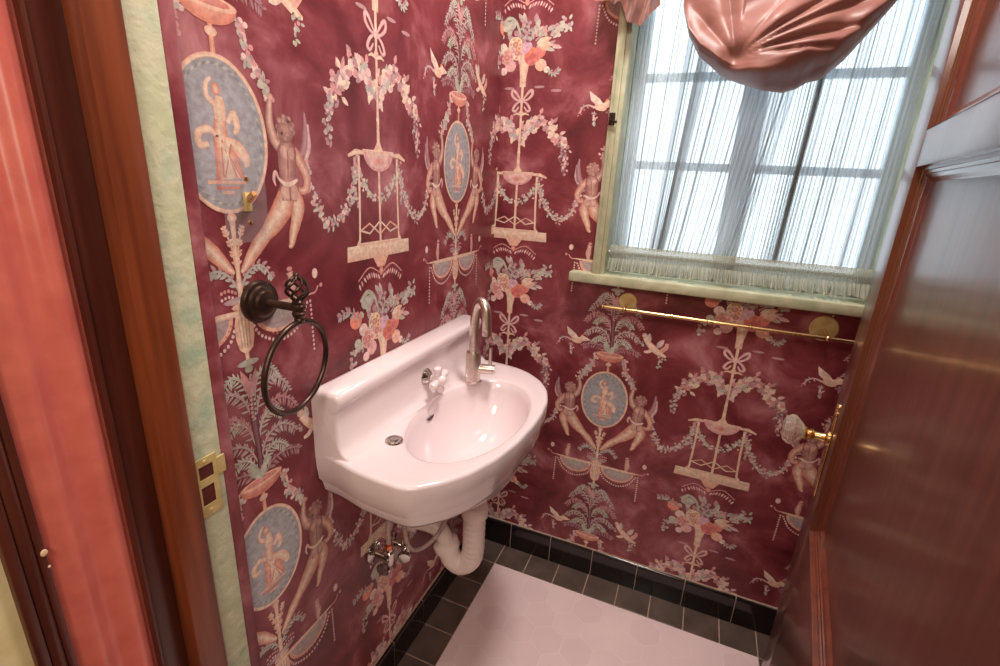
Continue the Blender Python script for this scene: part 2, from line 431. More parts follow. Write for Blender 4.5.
    p.ell(0, -.312, .02, .0055, GREY, LEAF, n=10); p.ell(0, -.322, .008, .006, GGREEN, n=8)
    p.lay = 3
    p.ell(0, .152, .042, .024, SALMON, PEACH, n=16, a0=PI, a1=2 * PI); p.strip([(0, .098), (0, .132)], [.004, .0032], SALMON, PEACH)
    p.ell(0, .12, .009, .006, PEACH, CREAM, n=9)
    p.lay = 4; p.ell(0, .152, .043, .0085, PEACH, CREAM, n=18); p.ell(0, .153, .033, .005, SALMON, PINK, n=14)
    # plume trunk
    p.lay = 3
    p.strip([(0, .155), (.002, .2), (-.001, .26), (0, .335)], [.006, .005, .007, .003], DARK, DUSK)
    p.beads([(-.003, .17), (.004, .22), (-.003, .27), (0, .33)], .007, .0028, PINK, 5)
    p.beads([(.005, .2), (-.004, .24), (.004, .28), (.001, .34)], .008, .0024, GREY, 5)
    p.lay = 4; p.leaf(0, .155, 1.2, .03, .007, LEAF, GREY); p.leaf(0, .155, 2.0, .034, .007, GGREEN, LEAF)
    p.leaf(0, .3, 1.9, .05, .007, PINK, MAUVE); p.leaf(0, .3, 1.3, .045, .006, MAUVE, PINK)
    # bird on the left, small putto on the right
    p.lay = 3
    def bird(x, y, sx):
        o = p.o; p.o = (p.base[0] + x, p.base[1] + y, sx)
        p.put([(-.004, .0), (.012, .006), (.0, .02), (-.03, .04), (-.024, .016)], [PEACH, CREAM, CREAM, CREAM, PINKW])
        p.put([(.0, -.004), (.012, -.006), (.05, .006), (.026, .016), (.008, .008)], [PEACH, PEACH, CREAM, CREAM, CREAM])
        p.ell(.004, -.002, .018, .0085, PEACH, CREAM, rot=-.2, n=12); p.ell(.022, .014, .006, .0055, ORANGE, n=9)
        p.strip([(-.012, -.002), (-.03, .004), (-.045, -.002), (-.052, -.016)], [.003, .002, .002, .003], MAUVE, PINKW, 5)
        p.garland([(-.03, .004), (-.048, -.006), (-.052, -.02)], .006, [GREY, MAUVE, PINK], 500)
        p.garland([(-.008, -.008), (-.014, -.03), (-.01, -.048)], .008, [GREY, PINKW, LEAF, MAUVE], 600)
        p.o = o
    bird(-.112, .183, 1)
    o = p.o; p.o = (p.base[0] + .128, p.base[1] + .195, 1)
    p.strip([(-.032, .03), (-.02, .014), (-.004, .0), (.014, -.012), (.034, -.02)], [.007, .008, .010, .008, .003], PEACH, CREAM, 5)
    p.strip([(-.004, .0), (-.018, -.012), (-.03, -.014)], [.006, .005, .003], PINKW, CREAM, 4)
    p.strip([(.014, -.01), (.03, .008), (.032, .022)], [.006, .006, .004], PEACH, PINK, 4)
    p.leaf(.004, .004, 1.0, .034, .008, PINKW, GREY); p.leaf(-.02, .016, 1.6, .03, .007, GREY, PINKW); p.ell(-.034, .036, .008, .008, FLESH, CREAM, n=9)
    p.garland([(.018, -.02), (.024, -.04), (.016, -.055)], .009, [GREY, LEAF, PINK, GGREEN], 700)
    p.garland([(-.04, .02), (-.03, .0)], .006, [GREY, MAUVE], 600)
    p.o = o

def draw_B(p):
    """the stand column, dish rim at (0,0)"""
    for sg in (-1, 1):
        p.o = (p.base[0], p.base[1], sg); p.lay = 1
        # arched flower garland
        p.garland([(.008, .098), (.03, .13), (.062, .142)], .019, [PINKW, CREAM, PINK, MAUVE, PINKW, GREY], 900)
        p.garland([(.062, .142), (.1, .118), (.128, .08)], .017, [PINKW, PINK, CREAM, MAUVE], 800)
        p.garland([(.126, .085), (.138, .05), (.142, .012)], .011, [MAUVE, PINKW, GREY, DUSK], 650)
        # swag garlands
        p.garland([(.068, -.012), (.078, -.05), (.100, -.095), (.135, -.122), (.168, -.108), (.190, -.06), (.198, -.02)], .0095, [GREY, PINKW, MAUVE, PINK, LEAF], 720)
        p.garland([(.072, -.03), (.078, -.07), (.076, -.095)], .009, [LEAF, GREY, MAUVE], 600)
        p.garland([(.062, -.03), (.056, -.055)], .009, [GREY, LEAF, MAUVE], 600)
        p.garland([(.055, -.04), (.04, -.066), (.02, -.078), (0, -.08)], .0095, [LEAF, GREY, PINKW], 700)
        # legs, tray arms
        p.lay = 3
        p.strip([(.062, -.006), (.063, -.09), (.066, -.155), (.072, -.168)], [.0036, .003, .003, .006], PEACH, CREAM)
        p.strip([(0, 0), (.04, .0), (.07, .0), (.092, -.008)], [.0028, .003, .005, .0025], PEACH, CREAM)
        p.strip([(.002, -.148), (.035, -.127), (.062, -.139)], .0018, PEACH)
        p.strip([(.002, -.125), (.035, -.146), (.062, -.139)], .0018, CREAM)
        # sprays under the slab
        p.lay = 1
        for k in range(9):
            a = k / 8; x = .012 + .062 * a; y = -.224 - .004 + .012 * math.sin(a * PI) - .012 * a
            p.leaf(x, y, -2.2 + .3 * random.random(), .014, .0026, PINK if k % 2 else PINKW)
        p.strip([(.004, -.226), (.04, -.212), (.076, -.234)], .0014, PINK, None, 5)
        # bow
        p.lay = 4
        p.strip([(.002, .2), (.02, .222), (.03, .226), (.03, .214), (.016, .202), (.002, .2)], [.002, .004, .004, .004, .003, .002], PINK, PINKW, 5)
        p.strip([(.002, .2), (.018, .19), (.026, .176), (.018, .172), (.008, .184)], [.002, .0035, .004, .003, .002], PINK, PINKW, 5)
        p.strip([(.0, .163), (.014, .166), (.024, .162)], [.004, .003, .0015], PEACH, CREAM)
    p.o = (p.base[0], p.base[1], 1)
    p.lay = 3
    p.strip([(0, -.03), (0, -.165)], .0035, PEACH, CREAM)
    p.strip([(0, .005), (0, .02), (0, .09), (0, .165), (0, .25)], [.016, .005, .0032, .0035, .004], PEACH, CREAM)
    p.ell(0, .168, .007, .007, PEACH, CREAM, n=9); p.ell(0, .2, .008, .008, PINKW, CREAM, n=9); p.ell(0, .06, .005, .006, CREAM, n=8)
    p.lay = 5
    p.ell(0, .002, .048, .034, PINK, CREAM, n=18, a0=PI, a1=2 * PI); p.ell(0, -.014, .03, .012, PINKW, SALMON, n=12)
    p.strip([(-.05, .003), (.05, .003)], .0032, CREAM, PEACH)
    p.lay = 4
    p.put([(-.106, -.194), (.106, -.194), (.104, -.166), (-.104, -.166)], [PEACH, (222, 186, 166), CREAM, (246, 226, 204)])
    p.lay = 5; p.strip([(-.07, -.166), (.07, -.166)], .004, CREAM, PEACH)
    for k in range(16): p.ell(random.uniform(-.098, .098), random.uniform(-.19, -.171), .01, .003, (228, 200, 178), n=7)
    p.lay = 3; p.put([(-.012, -.214), (.012, -.214), (.026, -.194), (-.026, -.194)], PEACH); p.ell(0, -.222, .007, .01, SALMON, PEACH, n=9)
    # funnel vase and bouquet
    p.lay = 3
    p.strip([(0, .235), (0, .26), (.001, .29), (.004, .32)], [.009, .0095, .014, .03], PEACH, CREAM)
    p.lay = 4
    random.seed(21)
    for k in range(46):
        a = random.uniform(-.4, PI + .4); r = random.uniform(.02, .095)
        p.leaf(.0 + r * math.cos(a) * .95, .325 + r * math.sin(a) * .75, a + random.uniform(-.6, .6), random.uniform(.016, .034), random.uniform(.004, .008), random.choice([GREY, LEAF, GGREEN, MAUVE, PINKW, MAUVE]), random.choice([GREY, MAUVE]))
    p.lay = 6
    for x, y, r, c in [(-.052, .312, .022, (236, 190, 184)), (-.04, .29, .017, (232, 176, 172)), (-.022, .322, .02, (240, 208, 192)), (.024, .312, .025, (228, 132, 122)), (.05, .29, .017, (238, 186, 164)), (-.066, .335, .014, PINKW), (.046, .322, .016, (226, 136, 124)), (-.028, .343, .021, CREAM), (.006, .335, .017, (218, 176, 190)), (-.088, .358, .019, (236, 150, 124)), (.068, .278, .009, CREAM), (-.085, .31, .011, LEAF), (-.06, .276, .011, PINKW)]:
        p.rose(x, y, r, c, tuple(min(255, v + 14) for v in c) if r < .02 else (206, 116, 108))
    p.lay = 9
    p.strip([(-.072, .392), (-.05, .408), (-.028, .396), (-.012, .36)], [.004, .005, .004, .003], GGREEN, LEAF, 5); p.ell(-.05, .388, .021, .013, GREY, LEAF, rot=.2, n=12); p.ell(-.062, .392, .008, .008, LEAF, n=9); p.ell(-.042, .395, .008, .007, LEAF, n=9)
    for a, L in ((.25, .045), (-.15, .05), (-.45, .042)): p.leaf(.034, .345, a, L, .0085, PEACH, CREAM)
    p.strip([(.03, .35), (.06, .37), (.1, .382), (.125, .38)], .002, MAUVE, GREY, 5)
    p.garland([(.085, .375), (.115, .385), (.125, .375)], .014, [GREY, LEAF, MAUVE], 800)
    p.garland([(.03, .365), (.055, .385)], .013, [GREY, MAUVE, LEAF, PINK], 800)
    p.garland([(.0, .35), (.004, .4)], .012, [MAUVE, GREY, DUSK], 700)
    p.frond([(-.075, .36), (-.11, .38), (-.14, .375)], .016, GREY, MAUVE, 7, .003)
    p.garland([(-.07, .3), (-.1, .285), (-.105, .265)], .013, [GREY, LEAF, MAUVE], 500)
    p.frond([(.07, .28), (.09, .265), (.105, .28)], .012, MAUVE, GREY, 6)
    # faint veils of colour
    p.lay = 0
    for x, y in ((.05, .235), (-.04, .232), (.1, .225)): p.ell(x, y, .016, .0035, MAUVE, n=10)

PER, PERV = .682, .667
pat = Pattern()
pat.base = (0, 0); pat.o = (0, 0, 1); draw_A(pat)
pat.base = (PER / 2 + .004, 0); pat.o = (pat.base[0], 0, 1); draw_B(pat)

def clip(pts, cols, rect):
    u0, u1, v0, v1 = rect
    for ax, lim, sg in ((0, u0, 1), (0, u1, -1), (1, v0, 1), (1, v1, -1)):
        n = len(pts)
        if n == 0: return pts, cols
        op, oc = [], []
        for i in range(n):
            a, b_ = pts[i], pts[(i + 1) % n]; ca, cb = cols[i], cols[(i + 1) % n]
            da, db = sg * (a[ax] - lim), sg * (b_[ax] - lim)
            if da >= 0: op.append(a); oc.append(ca)
            if (da > 0 and db < 0) or (da < 0 and db > 0):
                t = da / (da - db)
                op.append((a[0] + (b_[0] - a[0]) * t, a[1] + (b_[1] - a[1]) * t)); oc.append(tuple(ca[k] + (cb[k] - ca[k]) * t for k in range(3)))
        pts, cols = op, oc
    return pts, cols

def papered_wall(name, to3, nrm, rects, u0, v0, scale_u=1, scale_v=1):
    """one mesh: plain ground plus the printed motifs, laid on as thin layers of ink"""
    V, F, COL, MI = [], [], [], []
    def add(pts, cols, off, mi):
        if len(pts) < 3: return
        b0 = len(V)
        for (u, v), c in zip(pts, cols):
            V.append(Vector(to3(u, v)) + nrm * off); COL.append((c[0], c[1], c[2], 1))
        F.append(list(range(b0, b0 + len(pts)))); MI.append(mi)
    boxes = []
    for pts, cols, off in pat.P:
        us = [q[0] for q in pts]; vs = [q[1] for q in pts]; boxes.append((min(us), max(us), min(vs), max(vs)))
    for r in rects:
        add([(r[0], r[2]), (r[1], r[2]), (r[1], r[3]), (r[0], r[3])], [(.2, .03, .05)] * 4, 0, 0)
        i0 = math.floor((r[0] - u0) / (PER * scale_u)) - 1; i1 = math.ceil((r[1] - u0) / (PER * scale_u)) + 1
        j0 = math.floor((r[2] - v0) / (PERV * scale_v)) - 1; j1 = math.ceil((r[3] - v0) / (PERV * scale_v)) + 1
        for i in range(i0, i1 + 1):
            for j in range(j0, j1 + 1):
                ox, oy = u0 + i * PER * scale_u, v0 + j * PERV * scale_v
                if ox + .53 < r[0] or ox - .2 > r[1] or oy + .45 < r[2] or oy - .36 > r[3]: continue
                for (pts, cols, off), bb in zip(pat.P, boxes):
                    if ox + bb[1] * scale_u <= r[0] or ox + bb[0] * scale_u >= r[1] or oy + bb[3] * scale_v <= r[2] or oy + bb[2] * scale_v >= r[3]: continue
                    q = [(ox + u * scale_u, oy + v * scale_v) for u, v in pts]
                    q, c = clip(q, cols, r); add(q, c, .0003 + off, 1)
    me = bpy.data.meshes.new(name); me.from_pydata([tuple(v) for v in V], [], F)
    ca = me.color_attributes.new('Col', 'FLOAT_COLOR', 'POINT')
    ca.data.foreach_set('color', [x for c in COL for x in c])
    me.polygons.foreach_set('material_index', MI)
    me.materials.append(M['wp']); me.materials.append(M['print']); me.update()
    o = bpy.data.objects.new(name, me); C.objects.link(o); o['kind'] = 'structure'
    return o

RW, H = 1.075, 2.5            # room width, height
WX0, WX1, WZ0, WZ1 = .345, 1.03, 1.06, 2.08
papered_wall('wall_back', lambda u, v: (u, 0, v), Vector((0, -1, 0)),
             [(0, WX0, 0, H), (WX1, RW, 0, H), (WX0, WX1, 0, WZ0), (WX0, WX1, WZ1, H)], .404, .669)
papered_wall('wall_left', lambda u, v: (0, u, v), Vector((1, 0, 0)), [(-.985, 0, 0, H)], -.262, .668, .673 / PER, 1.026)
papered_wall('wall_right', lambda u, v: (RW, -u, v), Vector((-1, 0, 0)), [(0, 1.02, 0, H)], .3, .669)

# narrow papered return next to the door frame
bm = NB(); box(bm, -.02, .010, -1.006, -.985, 0, H, .003)
struct('trim_1', bm, M['wp'])

# ------------------------------------------------------------------ floor
TS = .107
bm = NB()
box(bm, -.05, RW + .05, -1.06, .05, -.02, -.0025, mi=0)
def tile(x0, y0, w, d, mi, g=.0019, z=0.0):
    box(bm, x0 + g, x0 + w - g, y0 + g, y0 + d - g, -.006, z, .0012, mi, 1)
for i in range(10): tile(i * TS, -TS, TS, TS, 1)
for j in range(1, 10): tile(0, -TS * (j + 1), TS, TS, 1); tile(9 * TS, -TS * (j + 1), TS, TS, 1)
# pink hexagons in the middle
px0, px1, py0, py1 = TS, 9 * TS, -1.06, -TS
box(bm, px0 + .001, px1 - .001, py0, py1 - .001, -.006, -.0006, 0, 3)
hr = .052
def hexclip(cx, cy, r):
    pts = [(cx + r * math.cos(PI / 3 * k + PI / 6), cy + r * math.sin(PI / 3 * k + PI / 6)) for k in range(6)]
    q, _ = clip(pts, [(0, 0, 0)] * 6, (px0 + .001, px1 - .001, py0, py1 - .001)); return q
row = 0; y = py1 + .02
while y > py0 - hr:
    x = px0 - hr + (hr * math.sqrt(3) / 2 if row % 2 else 0)
    while x < px1 + hr:
        q = hexclip(x, y, hr - .0018)
        if len(q) >= 3:
            f = bm.faces.new([bm.verts.new((a, b_, 0)) for a, b_ in q]); f.material_index = random.choice((2, 2, 4))
        x += hr * math.sqrt(3)
    y -= hr * 1.5; row += 1
struct('floor', bm, [M['grout'], M['darktile'], M['pinktile'], M['pinkgrout'], M['pinktile2']], smooth=False)

# base tiles with a rounded cap
def base_row(name, p0, dirv, inward, first, n, L0, L1):
    bm = NB(); tw = .1524; hb = .102; th = .011
    d = Vector(dirv); w_ = Vector(inward)
    prof = [(0, 0), (th, 0), (th, hb - .012), (th - .0015, hb - .005), (th - .005, hb - .001), (0, hb)]
    def run(a, b_, mi, sh=0):
        ra = [bm.verts.new(Vector(p0) + d * a + w_ * max(0, q[0] - sh) + Vector((0, 0, q[1]))) for q in prof]
        rb = [bm.verts.new(Vector(p0) + d * b_ + w_ * max(0, q[0] - sh) + Vector((0, 0, q[1]))) for q in prof]
        for k in range(len(prof)):
            k2 = (k + 1) % len(prof); f = bm.faces.new([ra[k], rb[k], rb[k2], ra[k2]]); f.material_index = mi
        for R_ in (ra, rb[::-1]):
            f = bm.faces.new(R_); f.material_index = mi
    run(L0, L1, 1, .0012)
    s = first
    while s < L1:
        a, b_ = max(L0, s + .0012), min(L1, s + tw - .0012)
        if b_ - a > .004: run(a, b_, 0)
        s += tw
    # pale caulk line along the top
    q = [(0, hb + .0015), (th * .35, hb + .0012), (th * .42, hb - .0012), (0, hb - .0005)]
    ra = [bm.verts.new(Vector(p0) + d * L0 + w_ * a + Vector((0, 0, z))) for a, z in q]
    rb = [bm.verts.new(Vector(p0) + d * L1 + w_ * a + Vector((0, 0, z))) for a, z in q]
    for k in range(4):
        f = bm.faces.new([ra[k], rb[k], rb[(k + 1) % 4], ra[(k + 1) % 4]]); f.material_index = 1
    struct(name, bm, [M['blacktile'], M['grout']], angle=50)
base_row('baseboard_back', (0, 0, 0), (1, 0, 0), (0, -1, 0), .1276 - .1524, 9, 0, RW)
base_row('baseboard_left', (0, -.011, 0), (0, -1, 0), (1, 0, 0), -.03, 9, 0, .985)
base_row('baseboard_right', (RW, -.011, 0), (0, -1, 0), (-1, 0, 0), 0, 9, 0, .985)

bm = NB(); box(bm, -.05, RW + .05, -1.06, .05, H, H + .03)
struct('ceiling', bm, M['ceiling'], smooth=False)

# ------------------------------------------------------------------ doorway
HX = .832
bm = NB()                               # green jamb face where the door shuts
box(bm, -.05, .012, -1.053, -1.006, 0, 2.06, .002)
jamb = struct('trim_2', bm, M['greenpaint'])
bm = NB()                               # strike plate with two holes and a lip
x = .012
def plate_hole(bm, x0, x1, ya, yb, za, zb, holes):
    ys = sorted(set([ya, yb] + [h[0] for h in holes] + [h[1] for h in holes])); zs = sorted(set([za, zb] + [h[2] for h in holes] + [h[3] for h in holes]))
    for i in range(len(ys) - 1):
        for j in range(len(zs) - 1):
            cy, cz = (ys[i] + ys[i + 1]) / 2, (zs[j] + zs[j + 1]) / 2
            if any(h[0] < cy < h[1] and h[2] < cz < h[3] for h in holes): continue
            box(bm, x0, x1, ys[i], ys[i + 1], zs[j], zs[j + 1])
plate_hole(bm, x - .001, x + .0018, -1.052, -1.016, .832, .925, [(-1.044, -1.022, .892, .913), (-1.044, -1.024, .850, .880)])
box(bm, x - .001, x + .0025, -1.017, -1.003, .888, .916, .0012)
sp = obj('strike_plate', bm, M['oldbrass'], jamb, smooth=False, label='brass strike plate with two square holes')
bm = NB()
box(bm, x - .0008, x + .0006, -1.044, -1.022, .892, .913); box(bm, x - .0008, x + .0006, -1.044, -1.024, .850, .880)
obj('latch_hole', bm, M['black'], sp, smooth=False)
for z in (.919, .840):
    bm = NB(); lathe(bm, [(0, .003), (.0025, .0028), (.0032, .0018), (.0032, 0)], (x, -1.034, z), (1, 0, 0), 10); obj('screw', bm, M['oldbrass'], sp)

bm = NB(); box(bm, -.05, .025, -1.094, -1.053, 0, 2.06, .0025)
struct('trim_3', bm, M['wood'])
bm = NB(); box(bm, -.05, .0, -1.128, -1.094, 0, 2.09, .002); box(bm, -.05, .004, -1.131, -1.126, 0, 2.09, .0015)
struct('trim_4', bm, M['wooddark'])
# coral fluted band
bm = NB()
prof = []
for k in range(41):
    t = k / 40; y = -1.130 - .084 * t
    prof.append((-.006 + .010 * (.5 - .5 * math.cos(2 * PI * (t * 2.05 + .02))), y))
za, zb = 0, 2.2
va = [bm.verts.new((a, b_, za)) for a, b_ in prof]; vb = [bm.verts.new((a, b_, zb)) for a, b_ in prof]
for k in range(40): bm.faces.new([va[k], va[k + 1], vb[k + 1], vb[k]])
struct('trim_5', bm, M['coral'], angle=80)
bm = NB()
box(bm, -.05, .001, -1.221, -1.213, 0, 2.2, .002); box(bm, -.05, .002, -1.246, -1.234, 0, 2.2, .003)
tube(bm, [(-.004, -1.2275, 0), (-.004, -1.2275, 2.2)], .007, 14)
tr = struct('trim_6', bm, M['wooddark'])
for (x_, y_, z_, r, par) in ((.003, -1.2155, .905, .0035, tr), (.002, -1.214, .885, .0015, tr)):
    bm = NB(); bmesh.ops.create_icosphere(bm, subdivisions=2, radius=r, matrix=Matrix.Translation((x_ - .001, y_, z_)) @ Matrix.Diagonal((.35, 1, 1.3, 1))); obj('paint_chip', bm, M['chip'], par)
bm = NB(); box(bm, -.06, -.006, -1.95, -1.246, 0, H)
struct('wall_hall', bm, M['beige'], smooth=False)
# head of the doorway and the strip of wall by the hinge
bm = NB(); box(bm, -.05, 1.6, -1.30, -1.006, 2.06, H)
struct('wall_front', bm, M['greenpaint'], smooth=False)
bm = NB(); box(bm, .80, 1.6, -1.42, -1.30, 0, 2.06, .002)
struct('trim_7', bm, M['wooddark'])

bm = NB(); box(bm, 1.55, 1.6, -2.7, -1.25, 0, H); struct('wall_right_hall', bm, M['beige'], smooth=False)
bm = NB(); box(bm, -.06, 1.6, -2.7, -2.65, 0, H); struct('wall_hall_far', bm, M['beige'], smooth=False)
bm = NB(); box(bm, -.06, -.006, -2.7, -1.95, 0, H); struct('wall_hall_end', bm, M['beige'], smooth=False)
bm = NB(); box(bm, -.06, 1.6, -2.7, -1.0, H, H + .03); struct('ceiling_hall', bm, M['ceiling'], smooth=False)
bm = NB(); box(bm, -.06, 1.6, -2.7, -1.06, -.02, -.001); struct('floor_hall', bm, M['wooddark'], smooth=False)
# ------------------------------------------------------------------ door
ang = math.radians(90 - 8.3); DW = 1.06
door = thing('door_1', 'open mahogany panelled door with a crystal knob', 'door', (.93513723 - 1.06 * math.sin(math.radians(8.3)), -.25360564 - 1.06 * math.cos(math.radians(8.3)), 0), ang)
door['kind'] = 'structure'
for k in ('label', 'category'):
    if k in door: del door[k]
DT, DH = .042, 2.035
def dpart(name, bm, m, parent=None, **k): return obj(name, bm, m, parent or door, local=True, **k)
ST = .12
bm = NB(); box(bm, DW - ST, DW, -DT, 0, .01, DH, .0025); dpart('stile', bm, M['doorwood'])
bm = NB(); box(bm, 0, ST, -DT, 0, .01, DH, .0025); dpart('stile', bm, M['doorwood'])
RZ = [(.01, .64), (1.372, 1.43), (1.915, DH)]
for a, b_ in RZ:
    bm = NB(); box(bm, ST, DW - ST, -DT, -.0003, a, b_, .0012); dpart('rail', bm, M['doorwood'])
def moulded(z0, z1):
    x0, x1 = ST, DW - ST
    prof = [(0, 0), (.0008, -.0085), (.0055, -.0092), (.0062, -.0115), (.0105, -.0125), (.0112, -.0145), (.0165, -.0165), (.0215, -.0205), (.024, -.022)]
    bm = NB(); rings = []
    for i, d in prof: rings.append([bm.verts.new((a, d, z)) for a, z in ((x0 + i, z0 + i), (x1 - i, z0 + i), (x1 - i, z1 - i), (x0 + i, z1 - i))])
    for A, B in zip(rings[:-1], rings[1:]):
        for k in range(4): bm.faces.new([A[k], A[(k + 1) % 4], B[(k + 1) % 4], B[k]])
    dpart('moulding', bm, M['doormould'], smooth=False)
    bm = NB(); box(bm, x0 + .02, x1 - .02, -DT + .006, -.0215, z0 + .02, z1 - .02); dpart('panel', bm, M['doorwood'], smooth=False)
moulded(.64, 1.372); moulded(1.43, 1.915)
kx = DW - .055
bm = NB()                               # long brass escutcheon with a stepped top
box(bm, kx - .018, kx + .018, 0, .003, .695, .885, .0012)
for z, r in ((.888, .008), (.895, .006), (.902, .008)): lathe(bm, [(0, .006), (r * .7, .005), (r, .002), (r, 0)], (kx + .0, 0, z), (0, 1, 0), 14)
esc = dpart('escutcheon', bm, M['brass'], label='brass escutcheon plate')
bm = NB(); lathe(bm, [(.017, 0), (.017, .004), (.010, .008), (.0085, .014), (.0085, .026), (.013, .029), (.014, .033), (.010, .037), (.013, .040), (.015, .043), (.012, .046), (0, .046)], (kx, .003, .828), (0, 1, 0), 24)
kn = dpart('knob_neck', bm, M['brass'], esc)
bm = NB(); n = 12; prof = [(.012, .044), (.020, .050), (.033, .066), (.0335, .073), (.025, .084), (.015, .087), (0, .0875)]
lathe(bm, prof, (kx, .003, .828), (0, 1, 0), n); dpart('door_knob', bm, M['crystal'], smooth=False, label='faceted crystal door knob')
# ------------------------------------------------------------------ window
bm = NB()
box(bm, .326, .362, -.028, .10, 1.068, 2.10, .003)
box(bm, 1.015, 1.05, -.028, .10, 1.068, 2.10, .003)
box(bm, .326, 1.05, -.028, .10, 2.08, 2.12, .003)
box(bm, .336, .350, -.033, -.026, 1.068, 2.10, .002); box(bm, 1.027, 1.04, -.033, -.026, 1.068, 2.10, .002)
win = struct('window_1', bm, M['sillpaint'])
bm = NB(); box(bm, .262, 1.07, -.042, .10, 1.042, 1.070, .004)
obj('window_sill', bm, M['sillpaint'], win)
bm = NB()
for a, b_ in ((.362, .398), (.645, .705), (.985, 1.015)): box(bm, a, b_, .070, .095, 1.07, 2.08, .003)
box(bm, .362, 1.015, .070, .095, 1.07, 1.125, .003); box(bm, .362, 1.015, .070, .095, 2.03, 2.08, .003)
for z in (1.366, 1.590, 1.815): box(bm, .398, .985, .075, .09, z, z + .022, .002)
obj('sash', bm, M['sash'], win)
bm = NB(); box(bm, .39, .99, .081, .083, 1.1, 2.05); obj('pane', bm, M['pane'], win, smooth=False)
bm = NB()
box(bm, .329, .345, -.036, -.032, 1.470, 1.500, .001); tube(bm, [(.341, -.038, 1.472), (.341, -.038, 1.498)], .005, 10); tube(bm, [(.334, -.038, 1.482), (.352, -.044, 1.476)], .0035, 8)
obj('window_latch', bm, M['bronze'], win, label='small dark metal latch')

# sheer curtains on two rods: a gathered voile panel each side
def sheer_panel(name, xb0, xb1, xt0, xt1, bunch, label, seed):
    rnd = random.Random(seed)
    root = thing(name, label, 'curtain', ((xb0 + xb1) / 2, .03, 1.085), 0, None)
    n = 42; w = []
    for i in range(n + 1):
        t = i / n; w.append((1 - .9 * math.exp(-((t - bunch) / .09) ** 2)) * rnd.uniform(.45, 1.5))
    tot = sum(w[:-1]); xs = [0]
    for q in w[:-1]: xs.append(xs[-1] + q / tot)
    sh = [rnd.uniform(-.12, .12) for _ in xs]; am = [rnd.uniform(.5, 1.25) for _ in xs]
    seg = 12
    def fn(u, v):
        t = u * n; k = min(int(t), n - 1); fr = t - k
        sb = xs[k] + (xs[k + 1] - xs[k]) * (fr + (1.3 + 1.5 * am[k]) * math.sin(2 * PI * fr) / (2 * PI))
        st = (k + fr) / n; st = .35 * st + .65 * sb
        z = 1.145 + (2.03 - 1.145) * v
        vv = v ** .9
        x_ = (xb0 + (xb1 - xb0) * sb) * (1 - vv) + (xt0 + (xt1 - xt0) * st) * vv
        a = am[k] * (1 - fr) + am[k + 1] * fr
        y_ = .032 + .006 * a * math.cos(2 * PI * fr) + .003 * math.sin(9 * v + 3 * sb * 6)
        return Vector((x_, y_, z))
    bm = NB(); grid(bm, fn, n * seg, 14); 
    # tightly stacked pleats, thicker than the single cloth
    for q in range(60):
        t = rnd.random() if q % 3 else min(.98, max(.02, bunch + rnd.gauss(0, .085)))
        wd = rnd.choice((.0008, .0012, .0018, .003)) if q % 3 else rnd.uniform(.0015, .0042)
        prev = None; v1 = 1.0 if rnd.random() < .6 else rnd.uniform(.3, .8)
        for i in range(15):
            p_ = fn(t, v1 * i / 14); g_ = wd * (1 - .5 * i / 14) * (1 if v1 == 1 else 1 - .9 * i / 14)
            cur = (bm.verts.new((p_.x - g_, .020, p_.z)), bm.verts.new((p_.x + g_, .019, p_.z)))
            if prev: f = bm.faces.new([prev[0], prev[1], cur[1], cur[0]]); f.material_index = 1
            prev = cur
    obj('voile', bm, [M['sheer'], M['pleat']], root, normals=False, angle=180)
    nn = 70
    def band(u, v):
        z = 1.115 + .038 * v; a = .006 * math.sin(PI * v) + .002
        return Vector((xb0 + (xb1 - xb0) * u, .012 - a - .0022 * math.sin(2 * PI * nn * u + 3 * math.sin(5 * v)) , z))
    bm = NB(); grid(bm, band, nn * 6, 6); obj('rod_pocket', bm, M['sheerband'], root, normals=False, angle=180)
    wob = [rnd.uniform(-1, 1) for _ in range(400)]
    def ruf(u, v):
        k = int(u * 60); z = 1.116 - (.032 + .004 * wob[k]) * v
        return Vector((xb0 + (xb1 - xb0) * u + .003 * v * wob[k + 61], .008 - .001 - v * (.016 + .016 * math.sin(2 * PI * 34 * u + wob[k + 130])) + .004 * v * wob[k + 200], z))
    bm = NB(); grid(bm, ruf, 340, 5); obj('ruffle', bm, M['sheerband'], root, normals=False, angle=180)
    return root
sheer_panel('sheer_curtain', .366, .70, .372, .82, .42, 'left sheer grey-white gathered curtain, bunched towards the middle of the window', 3)
sheer_panel('sheer_curtain', .685, 1.012, .72, 1.008, .35, 'right sheer grey-white gathered curtain, next to the open door', 8)
rod = thing('curtain_rod', 'thin white rod threaded through the bottom of the sheer curtains', 'curtain rod', (.69, .015, 1.132))
bm = NB(); tube(bm, [(.362, .012, 1.133), (1.015, .012, 1.133)], .004, 10); obj('rod', bm, M['sash'], rod)

# balloon shade of dusty rose satin
shade = thing('balloon_shade', 'dusty rose satin balloon shade swagged over the top of the window', 'window shade', (.68, -.06, 1.54))
def lerp_tab(tab, x):
    for (a, b_), (c, d) in zip(tab[:-1], tab[1:]):
        if x <= c: return b_ + (d - b_) * max(0, (x - a) / (c - a))
    return tab[-1][1]
hem = [(0, 1.735), (.05, 1.678), (.12, 1.640), (.22, 1.606), (.30, 1.592), (.42, 1.590), (.58, 1.602), (.74, 1.638), (.88, 1.690), (1, 1.745)]
edge = [(0, 1.730), (.05, 1.668), (.12, 1.622), (.24, 1.582), (.34, 1.562), (.46, 1.546), (.56, 1.540), (.62, 1.548), (.66, 1.560), (.72, 1.566), (.80, 1.602), (.9, 1.668), (1, 1.738)]
rs = random.Random(5)
valleys = [(2.30, .14, 1.1, 9), (1.80, .09, 1.3, 9), (.98, .05, .7, .12), (.66, .05, 1.2, 9), (.50, .035, .8, 9), (.30, .05, 1.3, 9), (.12, .035, .8, 9)]
